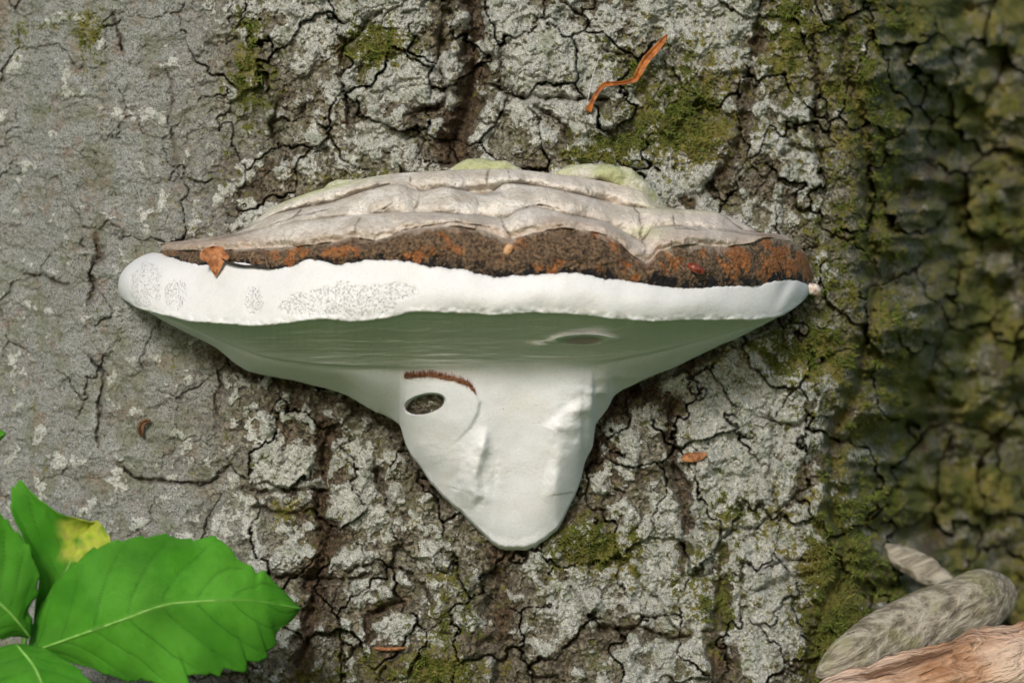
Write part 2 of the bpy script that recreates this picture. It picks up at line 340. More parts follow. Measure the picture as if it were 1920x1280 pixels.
br = 0.05 + 0.9 * fresh + 0.8 * rightw * smooth(fbm(PX, PY, 80, 3, 133), 0.0, 0.4)
for cx, cy, rx, ry, a in [(880, 150, 40, 220, .35), (840, 275, 45, 50, .8), (520, 800, 70, 80, .75), (470, 385, 70, 35, .5), (1140, 850, 50, 130, .85), (950, 1150, 60, 140, .25), (590, 1000, 45, 170, .4), (600, 180, 70, 60, .35), (440, 320, 60, 50, .4), (1260, 360, 60, 40, .6), (700, 1180, 60, 80, .5), (480, 1230, 60, 60, .5), (1310, 860, 30, 16, .7), (540, 330, 60, 40, .45), (1700, 360, 60, 50, .4), (420, 560, 80, 200, .15), (1080, 1060, 40, 60, .4)]:
    br = br + a * blob(PX, PY, cx, cy, rx, ry)
br = np.clip(br + 0.25 * nz + 0.5 * smooth(fbm(PX, PY, 110, 3, 135), 0.05, 0.4) * plate_w, 0, 1)
li = li - 0.3 * smooth(fbm(PX, PY, 110, 3, 135), 0.08, 0.38) * plate_w
tattr = dict(lichen=np.clip(li, 0, 1.3), moss=np.clip(mo, 0, 1.2), brown=br, plated=plate_w)
tco = pos(PX, PY, TRUNK)
# close the trunk behind
nb = 14; left, right = tco[:, 0], tco[:, -1]; tb = np.linspace(0, 1, nb + 2)[1:-1]
back = np.stack([(1 - t)**3 * right + 3 * (1 - t)**2 * t * (right + [0.25, 0.45, 0]) + 3 * (1 - t) * t**2 * (left + [-0.2, 0.8, 0]) + t**3 * left for t in tb], 1)
fullco = np.concatenate([tco, back, tco[:, :1]], 1); NC2 = fullco.shape[1]
fattr = {k: np.concatenate([v, np.full((NR, nb + 1), 0.3)], 1) for k, v in tattr.items()}
FC = fullco.reshape(-1, 3); FN = vnormals(FC, NR, NC2)
if FN[(NR // 2) * NC2 + NC // 2, 1] > 0: FN = -FN
F = grid_faces(NR, NC2)
# the piece of every face
fi = (np.arange(NR - 1)[:, None] + 0 * np.arange(NC2 - 1)[None, :]).ravel(); fj = (0 * np.arange(NR - 1)[:, None] + np.arange(NC2 - 1)[None, :]).ravel()
inn = fj < NC - 1; fjc = np.minimum(fj, NC - 1)
inside = inn & (E[fi, fjc] > 3.2) & (plate_w[fi, fjc] > 0.45) & (FW[fi, fjc] < 0.45)
fpx, fpy = PX[fi, fjc], PY[fi, fjc]
inside &= (fpx > -28) & (fpx < 1948) & (fpy > -28) & (fpy < 1310)
tree = tag(empty('tree_trunk', (0, 0.3, GZ)), 'massive grey tree trunk with cracked lichened bark and one mossy flank', 'tree trunk')
TOPC = [(305, 460), (430, 440), (530, 378), (650, 340), (750, 323), (930, 315), (1080, 330), (1200, 355), (1240, 385), (1350, 400), (1430, 440), (1525, 520)]
BOTC = [(226, 548), (300, 598), (400, 650), (470, 697), (560, 716), (640, 737), (700, 770), (748, 795), (762, 835), (800, 892), (832, 932), (870, 966), (900, 1000), (935, 1028), (965, 1034), (1000, 1026), (1040, 998), (1066, 950), (1088, 902), (1096, 868), (1111, 835), (1117, 792), (1138, 766), (1152, 740), (1200, 716), (1260, 690), (1330, 657), (1400, 625), (1480, 580), (1526, 535)]
hid = (fpx > 300) & (fpx < 1500) & (fpy > crv(TOPC, fpx) + 8) & (fpy < crv(BOTC, fpx) - 8)
fc = cid[fi, fjc]; fc = np.where(inside, fc, -1)
cnt = np.bincount(fc[(fc >= 0) & ~hid], minlength=len(SD))
keep = [k for k in np.argsort(-cnt)[:296] if cnt[k] > 60]
lab = np.where(np.isin(fc, keep), fc, -1).reshape(NR - 1, NC2 - 1)
for k in keep:                                                   # keep the largest connected piece of each plate
    ii, jj = np.nonzero(lab == k); todo = set(zip(ii.tolist(), jj.tolist())); comps = []
    while todo:
        st_ = [todo.pop()]; cp = [st_[0]]
        while st_:
            a, b = st_.pop()
            for q in ((a + 1, b), (a - 1, b), (a, b + 1), (a, b - 1)):
                if q in todo: todo.remove(q); st_.append(q); cp.append(q)
        comps.append(cp)
    comps.sort(key=len)
    for cp in comps[:-1]:
        for a, b in cp: lab[a, b] = -1
fc = lab.ravel(); core = fc < 0
build('trunk', FC, F[core], BARK, tree, fattr, FN)
order = np.argsort(fc, kind='stable'); fs = fc[order]
for k in keep:
    a, b = np.searchsorted(fs, k), np.searchsorted(fs, k + 1)
    build('bark_plate', FC, F[order[a:b]], BARK, tree, fattr, FN)

# ------------------------------------------------------------------ the bracket fungus
def mat_cap():
    m = NM('cap_crust', 0.75, 0.3)
    cr, ag, lowz = m.attr('crack_groove'), m.attr('age'), m.attr('tan')
    n1 = m.noise(60, 5, 0.6); n2 = m.noise(500, 4, 0.65)
    col = m.mix(m.ramp(n1, 0.36, 0.64), (0.58, 0.52, 0.43), (0.80, 0.755, 0.67))
    col = m.mix(m.math('MULTIPLY', m.ramp(n2, 0.45, 0.66), 0.5), col, (0.36, 0.31, 0.26))
    col = m.mix(m.math('MULTIPLY', m.attr('pink'), m.ramp(n1, 0.35, 0.6, 0.3, 0.9)), col, (0.66, 0.56, 0.48))
    col = m.mix(m.math('MULTIPLY', lowz, m.ramp(n2, 0.3, 0.6, 0.45, 1.0)), col, (0.37, 0.255, 0.18))
    col = m.mix(m.math('MULTIPLY', ag, m.ramp(n1, 0.3, 0.6, 0.5, 1.0)), col, (0.46, 0.50, 0.20))
    sp = m.ramp(m.voro(480), 0.10, 0.17, 1, 0); spk = m.math('MULTIPLY', sp, m.ramp(m.noise(120, 3, 0.6), 0.46, 0.58))
    col = m.mix(m.math('MULTIPLY', spk, 0.9), col, (0.05, 0.035, 0.025))
    col = m.mix(cr, col, (0.045, 0.028, 0.016))
    return m.done(col, m.bump(m.math('ADD', n2, m.math('MULTIPLY', spk, 0.4)), 0.0011))
def mat_band():
    m = NM('brown_crust', 0.6, 0.4)
    n1 = m.noise(75, 5, 0.62, dist=0.4); n2 = m.noise(130, 5, 0.65, dist=0.6); n3 = m.noise(700, 4, 0.7); up, cr, rt = m.attr('up'), m.attr('crack_groove'), m.attr('rust')
    col = m.mix(m.ramp(n3, 0.35, 0.65), (0.035, 0.021, 0.013), (0.26, 0.165, 0.090))
    om = m.ramp(m.math('ADD', n1, m.math('MULTIPLY', rt, 0.20)), 0.585, 0.63); spots = m.math('MULTIPLY', m.ramp(m.voro(120), 0.26, 0.34, 1, 0), m.ramp(m.noise(38, 3, 0.5), 0.50, 0.60)); om = m.math('MAXIMUM', om, spots)
    col = m.mix(om, col, m.mix(m.ramp(n3, 0.35, 0.65), (0.20, 0.065, 0.016), (0.46, 0.19, 0.06)))
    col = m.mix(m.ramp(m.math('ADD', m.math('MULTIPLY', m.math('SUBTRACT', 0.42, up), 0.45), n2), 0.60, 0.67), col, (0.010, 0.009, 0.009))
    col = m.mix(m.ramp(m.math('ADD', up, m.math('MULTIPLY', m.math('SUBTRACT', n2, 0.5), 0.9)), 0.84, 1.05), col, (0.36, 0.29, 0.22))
    col = m.mix(m.math('MULTIPLY', m.ramp(m.noise(170, 5, 0.65, dist=0.8), 0.62, 0.67), 0.8), col, (0.46, 0.29, 0.16)); col = m.mix(cr, col, (0.02, 0.012, 0.008))
    return m.done(col, m.bump(m.math('ADD', n3, m.math('MULTIPLY', n2, 0.5)), 0.0018), m.ramp(n2, 0.3, 0.7, 0.45, 0.8))
def mat_white(name, c1, c2, pore_scale):
    m = NM(name, 0.92, 0.08); po, st = m.attr('pore'), m.attr('stain')
    n1 = m.noise(28, 4, 0.55); n2 = m.noise(350, 3, 0.6)
    v = m.voro(pore_scale); ve = m.ramp(v, 0.18, 0.42, 0, 1)
    col = m.mix(m.ramp(n1, 0.38, 0.64), c1, c2)
    col = m.mix(m.ramp(m.noise(55, 5, 0.65), 0.50, 0.70, 0, 0.30), col, (0.66, 0.62, 0.54)); col = m.mix(m.ramp(m.noise(900, 3, 0.7), 0.50, 0.68, 0, 0.22), col, (0.52, 0.50, 0.46))
    dots = m.ramp(m.voro(210), 0.045, 0.06, 1, 0); dots = m.math('MULTIPLY', dots, m.ramp(m.noise(40, 2, 0.5), 0.5, 0.6))
    col = m.mix(m.math('MULTIPLY', dots, 0.8), col, (0.10, 0.08, 0.06))
    pm = m.math('MULTIPLY', po, m.math('SUBTRACT', 1.0, ve))
    col = m.mix(m.math('MULTIPLY', pm, 0.07), col, (0.26, 0.24, 0.21))
    col = m.mix(st, col, m.mix(m.ramp(n2, 0.35, 0.65), (0.20, 0.075, 0.03), (0.36, 0.16, 0.08)))
    m.b.inputs['Subsurface Weight'].default_value = 0.12; m.b.inputs['Subsurface Radius'].default_value = (1, 0.8, 0.6); m.b.inputs['Subsurface Scale'].default_value = 0.0015
    h = m.math('ADD', m.math('MULTIPLY', m.math('MULTIPLY', po, ve), 0.5), m.math('MULTIPLY', m.noise(700, 4, 0.7), 0.22))
    return m.done(col, m.bump(h, 0.0012))
CAP, BAND = mat_cap(), mat_band()
WHITE = mat_white('white_pore_margin', (0.74, 0.735, 0.72), (0.80, 0.795, 0.785), 1050)
UNDER = mat_white('white_pore_surface', (0.79, 0.79, 0.81), (0.85, 0.845, 0.85), 1500)

NU = 700
u = np.linspace(0, 1, NU); uu = 0.5 - 0.5 * np.cos(np.pi * u); uu = 0.72 * u + 0.28 * uu          # denser columns at the two ends
def xr(a, b): return a + (b - a) * uu
fx_lip = xr(232, 1520); fx_cap = xr(300, 1524)
rim = np.power(np.clip(1 - np.abs(2 * uu - 1) ** 2.5, 0, 1), 1 / 2.1)            # plan of the rim
DR = 0.104
tb_ = lambda x, y: trunk_base(np.asarray(x, float), np.asarray(y, float))
n1d = lambda x, sc, sd: fbm(x, 0 * x + 3.3 * sd, sc, 3, sd)
R2 = [(300, 458), (430, 440), (520, 402), (620, 380), (700, 355), (745, 345), (790, 359), (830, 351), (880, 360), (912, 366), (950, 345), (1000, 349), (1080, 364), (1190, 389), (1260, 392), (1340, 398), (1400, 434), (1470, 442), (1524, 505)]
R3 = [(300, 462), (400, 450), (560, 415), (650, 405), (760, 398), (830, 400), (900, 405), (945, 409), (972, 395), (1000, 388), (1060, 402), (1130, 415), (1160, 428), (1203, 452), (1225, 428), (1260, 424), (1340, 430), (1400, 440), (1470, 446), (1524, 510)]
BT = [(300, 468), (400, 470), (480, 466), (560, 462), (620, 455), (665, 445), (700, 451), (750, 436), (800, 427), (850, 424), (900, 431), (955, 448), (1000, 437), (1060, 428), (1100, 432), (1150, 447), (1190, 482), (1214, 492), (1240, 470), (1300, 458), (1350, 462), (1400, 457), (1440, 445), (1480, 450), (1510, 475), (1524, 515)]
WT = [(296, 476), (330, 486), (380, 497), (430, 492), (460, 494), (500, 506), (540, 501), (580, 487), (640, 496), (700, 486), (760, 490), (800, 500), (860, 504), (930, 520), (1000, 515), (1070, 512), (1130, 522), (1200, 530), (1280, 541), (1350, 537), (1420, 535), (1470, 524), (1508, 529), (1522, 538)]
LB = [(232, 560), (260, 576), (310, 590), (360, 602), (420, 606), (480, 611), (540, 606), (600, 599), (660, 603), (720, 598), (780, 585), (850, 587), (940, 591), (1000, 587), (1080, 590), (1170, 600), (1220, 603), (1300, 600), (1400, 600), (1460, 592), (1500, 566), (1520, 546)]
xw = xr(296, 1522); yW = crv(WT, xw); jitW = 3.5 * n1d(xw, 22, 5) + 2.4 * n1d(xw, 7, 6)
yB = crv(BT, fx_cap) + 2.5 * n1d(fx_cap, 25, 7); y3 = crv(R3, fx_cap); y2 = crv(R2, fx_cap); yT = np.minimum(crv(TOPC, fx_cap), y2 - 1)
yL = crv(LB, fx_lip) + 2.0 * n1d(fx_lip, 30, 8)
xo = fx_lip.copy(); yO = crv(BOTC, xr(228, 1526)); jitO = (2.0 + 5 * smooth(xo, 640, 720) * smooth(xo, 1200, 1120)) * n1d(xo, 34, 9); xo = xr(228, 1526)
yM0 = crv([(232, 566), (330, 601), (420, 640), (520, 672), (650, 684), (800, 686), (1000, 684), (1120, 676), (1220, 660), (1340, 630), (1440, 600), (1520, 550)], fx_lip); yM = np.minimum(yM0, yL + 0.80 * (yO - yL) + 1)
dT, dO = tb_(fx_cap, yT), tb_(xo, yO)
dbase = tb_(fx_lip, yL)
mid0 = 0.0 + 0 * uu
def prof_d(fr): return dbase + DR * rim * fr
rows = []          # (x, y, d, part, up)
def seg(n, A, B, part, bulge=0.0, ease=None, last=False):
    for t in np.linspace(0, 1, n, endpoint=last):
        e = t if ease is None else ease(t)
        rows.append((lerp(A[0], B[0], t), lerp(A[1], B[1], t), lerp(A[2], B[2], e) + bulge * rim * math.sin(math.pi * t), part, t))
taper = np.minimum(1, np.minimum(uu, 1 - uu) * 14 + 0.05)
Pback = (fx_cap, yT + 14, dT - 0.018)
PT = (fx_cap, yT, dT + 0.006 + 0.16 * DR * rim)
gm2 = taper * np.clip(0.55 + 1.5 * fbm(fx_cap, 0 * fx_cap, 130, 2, 271), 0.1, 1.25); gm3 = taper * np.clip(0.6 + 1.5 * fbm(fx_cap, 0 * fx_cap, 150, 2, 273), 0.15, 1.25)
G2 = (fx_cap, y2 + 13 * gm2, prof_d(0.32)); C2 = (fx_cap, y2 - 2, prof_d(0.42))
G3 = (fx_cap, y3 + 14 * gm3, prof_d(0.63)); C3 = (fx_cap, y3 - 2, prof_d(0.73))
PB = (fx_cap, yB, prof_d(0.925)); PW = (xw, yW, prof_d(0.985)); PW2 = (xw, yW + 2.5, prof_d(1.0))
PL = (fx_lip, yL, prof_d(1.015)); PLi = (fx_lip, yL + 2.5, prof_d(0.97))
seg(8, Pback, PT, 0); seg(30, PT, G2, 0, 0.010); seg(9, G2, C2, 0); seg(36, C2, G3, 0, 0.011); seg(9, G3, C3, 0)
seg(40, C3, PB, 0, 0.008); nB = len(rows)
seg(64, PB, PW, 1, 0.004); nW = len(rows)
seg(3, PW, PW2, 2); seg(80, PW2, PL, 2, 0.0035)
seg(3, PL, PLi, 2); nL = len(rows)
dM = np.maximum(tb_(fx_lip, yM) + 0.050 * np.power(rim, 1.6), dO + 0.010)
dM = np.minimum(dM, prof_d(0.80))
seg(70, PLi, (fx_lip, yM, dM), 3, 0.0)
for t in np.linspace(0, 1, 240):
    rows.append((lerp(fx_lip, xo, t), lerp(yM, yO, t), lerp(dM, dO + 0.010, t ** 1.25) + 0.004 * math.sin(math.pi * t) * rim - 0.007 * max(0, (t - 0.965) / 0.035) ** 2.5, 3, t))
for t in np.linspace(0.1, 1, 9):
    rows.append((xo, yO - 10 * t ** 2, dO + 0.002 - 0.025 * t, 3, 1.0))
X = np.array([np.broadcast_to(r[0], (NU,)) for r in rows]); Y = np.array([np.broadcast_to(r[1], (NU,)) for r in rows]); Dp = np.array([np.broadcast_to(r[2], (NU,)) for r in rows])
part = np.array([r[3] for r in rows]); tpar = np.array([r[4] for r in rows]); NV = len(rows)
# the rounded bulb at the left end of the white margin
m2 = (part == 2)[:, None]; prog = np.zeros(NV); prog[nW:nL] = np.linspace(0, 1, nL - nW)
bl = np.exp(-(uu / 0.045) ** 2)[None, :]; bs = np.sin(np.pi * np.clip(prog, 0, 1))[:, None]
X = X - m2 * 34 * bs ** 0.8 * bl; Y = Y - m2 * 12 * np.sin(np.pi * np.clip(prog, 0, 1) ** 0.6)[:, None] * bl
X = X + m2 * 2 * bs * np.exp(-((1 - uu) / 0.03) ** 2)[None, :]
# soften the corners of the profile (not the grooves)
Dk = Dp[nL + 22:NV - 14].copy()
for it in range(520): Dk[1:-1] += 0.5 * ((Dk[:-2] + Dk[2:]) / 2 - Dk[1:-1])
Dp[nL + 22:NV - 14] = Dk
for it in range(4):
    Dp[1:-1] += 0.5 * ((Dp[:-2] + Dp[2:]) / 2 - Dp[1:-1]); Y[1:-1] += 0.5 * ((Y[:-2] + Y[2:]) / 2 - Y[1:-1])
for it in range(10):
    Dp[:, 1:-1] += 0.5 * ((Dp[:, :-2] + Dp[:, 2:]) / 2 - Dp[:, 1:-1])
ri = np.arange(NV)[:, None]; Y = Y + jitW[None] * np.exp(-((ri - nW) / 7.0) ** 2) + jitO[None] * np.where(ri > NV - 10, 1, np.exp(-((ri - NV + 10) / 14.0) ** 2))
Du = Dp[nL + 26:NV - 36].copy()
for it in range(90): Du[:, 1:-1] += 0.5 * ((Du[:, :-2] + Du[:, 2:]) / 2 - Du[:, 1:-1])
wr = np.clip(np.minimum(np.arange(len(Du)) / 25.0, (len(Du) - 1 - np.arange(len(Du))) / 25.0), 0, 1)[:, None]; Dp[nL + 26:NV - 36] = lerp(Dp[nL + 26:NV - 36], Du, wr)
P0, P1, P2, P3 = [(part == i)[:, None] * 1.0 for i in range(4)]
att = {k: np.zeros((NV, NU)) for k in ('crack_groove', 'age', 'tan', 'up', 'rust', 'pore', 'stain', 'pink')}
inner = np.minimum(1, np.minimum(uu, 1 - uu) * 25)[None, :]
# cap: lumps, growth wrinkles, cracks
Dp += P0 * inner * (0.0095 * fbm(X, Y * 1.1, 75, 3, 201) + 0.0013 * fbm(X, Y, 22, 3, 203) + 0.0005 * fbm(X, Y, 7, 2, 204))
Dp += P0 * inner * 0.0009 * np.sin((Y - yB[None]) / 3.6 + 3 * fbm(X, Y, 60, 2, 205)) * smooth(Y, yB[None] - 34, yB[None] - 8)
for pts, ww in [([(788, 364), (783, 380), (776, 396)], 2.2), ([(918, 318), (912, 330), (914, 350)], 2.2), ([(676, 404), (668, 422), (664, 446)], 2.6), ([(938, 406), (944, 424), (960, 450)], 2.6), ([(1188, 388), (1198, 400), (1202, 424)], 2.6), ([(1206, 424), (1200, 440), (1210, 466), (1212, 486)], 3.2), ([(578, 380), (560, 396), (548, 412)], 1.8), ([(770, 330), (768, 345), (790, 360)], 1.8), ([(952, 318), (958, 334)], 1.6), ([(740, 378), (715, 395)], 1.6), ([(895, 372), (896, 392)], 1.5), ([(1056, 346), (1060, 362)], 1.5), ([(1100, 348), (1106, 364)], 1.3), ([(620, 392), (560, 404), (500, 425)], 1.5), ([(1262, 402), (1268, 428), (1330, 432)], 1.5), ([(960, 394), (1010, 384), (1050, 392)], 1.8), ([(720, 448), (760, 430), (850, 416), (920, 426)], 1.4)]:
    q, _, al = poly_dist(X + 3 * fbm(X, Y, 14, 2, 207), Y + 2 * fbm(X, Y, 14, 2, 208), pts, 20)
    k = np.exp(-(q / (ww * 0.8)) ** 2) * (P0 + P1 * 0.6) * np.clip(np.minimum(al, 1 - al) * 5 + 0.35, 0, 1) * (0.75 + fbm(X, Y, 12, 2, 206)); Dp -= 0.0016 * k; att['crack_groove'] = np.maximum(att['crack_groove'], np.clip(k * 0.8, 0, 0.85))
for yc, wd_ in ((y2, 2.6), (y3, 2.6)):          # brown tint along the growth ridges, painted to make the grooves look deeper
    att['crack_groove'] = np.maximum(att['crack_groove'], P0 * 0.6 * np.exp(-((Y - yc[None] + 1.5) / wd_) ** 2) * np.clip(0.55 + 1.3 * fbm(X, Y * 0, 60, 3, 219), 0, 1) * inner)
att['pink'] = P0 * np.clip(smooth(X, 900, 1150) * 0.55 + 0.05, 0, 1) + 0 * X
Dp -= 0.006 * P0 * blob(X, Y, 912, 356, 34, 9); att['crack_groove'] = np.maximum(att['crack_groove'], 0.55 * P0 * blob(X, Y, 916, 362, 30, 5))
att['tan'] = P0 * np.clip(smooth(Y, yB[None] - 40, yB[None] + 2) * 0.85 + 0.5 * smooth(X, 520, 400), 0, 1) * (0.6 + 0.6 * (fbm(X, Y, 40, 3, 209) + 0.3))
att['age'] = P0 * np.clip(smooth(Y, yT[None] + 14, yT[None] - 2) * smooth(X, 760, 620) * smooth(X, 420, 600) + 0.5 * blob(X, Y, 1215, 435, 40, 12) + 0.35 * smooth(X, 1150, 1250) * smooth(Y, 410, 390), 0, 0.9)
# brown band: warty relief
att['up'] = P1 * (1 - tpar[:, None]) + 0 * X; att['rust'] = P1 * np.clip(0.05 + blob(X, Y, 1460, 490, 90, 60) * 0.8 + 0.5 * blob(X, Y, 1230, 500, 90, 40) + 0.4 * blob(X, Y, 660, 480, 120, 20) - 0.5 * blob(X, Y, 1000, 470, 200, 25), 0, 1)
Dp += P1 * inner * (0.0035 * fbm(X, Y, 60, 3, 211) + 0.0007 * terrace(fbm(X, Y, 30, 3, 213) * 3.2, 0.2) + 0.0010 * fbm(X, Y, 9, 3, 215))
# white margin: pore patches sunk into the smooth skin
pol = np.zeros((NV, NU))
def patch(cx, cy, rx, ry, seed):
    r = np.hypot((X - cx) / rx, (Y - cy) / ry) + 0.42 * fbm(X, Y, 34, 3, seed); return smooth(r, 1.05, 0.84)
pore = np.maximum.reduce([patch(575, 572, 58, 22, 301), patch(640, 560, 60, 34, 303), patch(700, 565, 44, 32, 305), patch(742, 545, 40, 17, 307), patch(476, 565, 17, 30, 309), patch(330, 553, 22, 30, 311), patch(275, 535, 30, 42, 313)]) * P2
pore = pore * smooth(Y, yL[None] - 2, yL[None] - 9)
Dp += P2 * inner * (0.0016 * fbm(X, Y, 90, 2, 221) + 0.0001 * fbm(X, Y, 24, 2, 223)) - 0.0008 * pore + 0.0003 * pore * fbm(X, Y, 5, 2, 227)
att['pore'] = pore * 1.0
att['stain'] = np.maximum(att['stain'], P2 * 0.0)
edge_pore = pore * (1 - pore) * 4; att['crack_groove'] = np.maximum(att['crack_groove'], 0)
# folds near the right end and along the lower edge
Dp += P2 * 0.0016 * np.sin((X + 0.75 * Y) / 7.5) * smooth(X, 1440, 1490) * inner
Dp += P2 * 0.0012 * fbm(X, Y, 16, 2, 229) * smooth(Y, yL[None] - 16, yL[None])
# underside: long wrinkles, the small slit
st = P3 * smooth(Y, yL[None] + 2, yL[None] + 14) * smooth(Y, yM[None] + 10, yM[None] - 20)
Dp += st * (0.0013 * fbm(X, Y, 60, 3, 231, 0.6, 0.35, 5.0) + 0.0006 * fbm(X, Y, 14, 2, 233, 0.5, 0.3, 4))
ex, ey = X - 1092, Y - 637 + 0.03 * (X - 1092); el = np.hypot(ex / 46, ey / 9)
Dp += P3 * (0.0075 * np.exp(-((el - 1.15) / 0.28) ** 2) * np.where(ey < 3, 1.0, 0.15) * (0.7 + 0.5 * smooth(ex, -30, 40)) - 0.009 * smooth(el, 1.0, 0.5))
Dp += P3 * (0.004 * blob(X, Y, 1012, 648, 26, 7))
# the hanging foot: lobes, folds
def ledge(pts, side, hgt, w=10, fall=120, pad=200):
    q, s_, al = poly_dist(X, Y, pts, pad); sg = np.where(s_ * side > 0, q, -q); en = np.clip(np.minimum(al, 1 - al) * 5, 0, 1)
    return P3 * hgt * smooth(sg, -w * 0.5, w) * np.exp(-(np.maximum(sg, 0) / fall) ** 2) * smooth(q, pad, pad * 0.7) * en
browl = [(690, 716), (757, 702), (800, 698), (850, 705), (880, 716), (893, 735), (902, 752), (898, 775), (885, 800), (862, 824), (838, 842)]
q, s_, al = poly_dist(X, Y, browl, 170); sg = np.where(s_ > 0, q, -q)
Dp += P3 * np.where(q < 170, 0.0015 * smooth(sg, -2, 6) * np.exp(-(np.maximum(sg, 0) / 95) ** 2), 0) * smooth(X, 752, 812) * smooth(Y, 850, 770)
Dp += ledge([(920, 800), (912, 850), (900, 890), (905, 930), (880, 960)], 1, 0.0030, 12, 40, 90)
Dp += ledge([(1045, 980), (1022, 930), (1032, 860), (1024, 800), (1050, 775), (1100, 740), (1150, 712)], 1, 0.0032, 20, 60, 130)
Dp += ledge([(870, 968), (900, 992), (935, 1012), (965, 1016), (1000, 1008), (1045, 980)], 1, 0.0012, 16, 26, 55)
Dp -= P3 * 0.006 * blob(X, Y, 965, 860, 70, 150)
for bx, by, rx_, ry_, hh in [(1088, 768, 30, 12, .0022), (1068, 800, 24, 12, .0018), (1098, 832, 16, 26, .0026), (1060, 852, 20, 24, .0014), (906, 838, 11, 18, .0024), (888, 880, 18, 30, .0016), (872, 915, 26, 16, .0014), (905, 930, 20, 14, .0012), (1040, 905, 14, 30, .0013), (800, 850, 34, 26, .0016), (1130, 735, 40, 9, .0020), (1180, 708, 46, 8, .0016), (850, 905, 12, 22, -.0012), (925, 880, 9, 40, -.0010)]:
    Dp += P3 * hh * blob(X + 6 * fbm(X, Y, 20, 2, 261), Y + 6 * fbm(X, Y, 20, 2, 263), bx, by, rx_, ry_)
Dp += P3 * smooth(Y, 690, 720) * (0.0006 * fbm(X, Y, 60, 2, 241) + 0.0008 * fbm(X, Y, 26, 2, 243) * (blob(X, Y, 885, 890, 40, 80) + blob(X, Y, 1060, 800, 45, 60)))
q, s_, al = poly_dist(X, Y, [(757, 703), (800, 699), (850, 707), (880, 718), (893, 736)], 30)
att['stain'] = np.maximum(att['stain'], P3 * np.clip(np.exp(-((Y - np.interp(X, [757, 800, 850, 880, 893], [703, 699, 707, 718, 734]) - 3) / (5.5 + 4 * fbm(X, Y, 6, 2, 245))) ** 2) * smooth(X, 752, 775) * smooth(X, 896, 884), 0, 1))
att['pore'] = np.maximum(att['pore'], P3 * 0.10 * smooth(Y, 690, 740))
# the eye-shaped hole in the left lobe: a rounded rim, walls going in, closed by an added bark floor, kept shallow so light reaches it
ca, sa = math.cos(R(-14)), math.sin(R(-14)); hx = (X - 797) * ca + (Y - 757) * sa; hy = -(X - 797) * sa + (Y - 757) * ca
hr = np.hypot(hx / 40, hy / 19); ins = (hr < 1) & (part == 3)[:, None]
Dp = np.where(ins, Dp - 0.009 * smooth(hr, 1.0, 0.86) + P3 * smooth(hr, 0.84, 0.6) * (0.0035 * fbm(X, Y, 14, 3, 251) + 0.001), Dp)
hole = (hr < 0.90) & (part == 3)[:, None]
FCO = pos(X, Y, Dp).reshape(-1, 3); FNN = vnormals(FCO, NV, NU)
if FNN[(nW + 40) * NU + NU // 2, 1] > 0: FNN = -FNN
FF = grid_faces(NV, NU); fr = np.arange(NV - 1).repeat(NU - 1); fcn = np.tile(np.arange(NU - 1), NV - 1)
nohole = ~hole[fr, fcn]
PARTS = {}
fung = tag(empty('bracket_fungus', tuple(pos(960, 640, 0.0))), 'large bracket fungus with pale cap, brown crust band and white lip growing from the trunk', 'fungus')
for nm, pi, mt, keys in [('cap', 0, CAP, ('crack_groove', 'age', 'tan', 'pink')), ('crust_band', 1, BAND, ('up', 'rust', 'crack_groove')), ('white_margin', 2, WHITE, ('pore', 'stain')), ('underside', 3, UNDER, ('pore', 'stain'))]:
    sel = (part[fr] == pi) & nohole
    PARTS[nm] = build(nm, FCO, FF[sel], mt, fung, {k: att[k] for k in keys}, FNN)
    if pi == 3: build('added_hole_floor', FCO, FF[~nohole], BARK, PARTS['underside'], dict(lichen=0.30 + 0.5 * fbm(X, Y, 16, 2, 253), moss=0 * X, brown=0.35 + 0 * X, plated=1 + 0 * X), FNN)
def fung_at(px, py):
    """how far the fungus stands in front of the trunk plane at a pixel"""
    m = (np.abs(X - px) < 4) & (np.abs(Y - py) < 4); return float(Dp[m].max()) if m.any() else float(trunk_at(px, py))

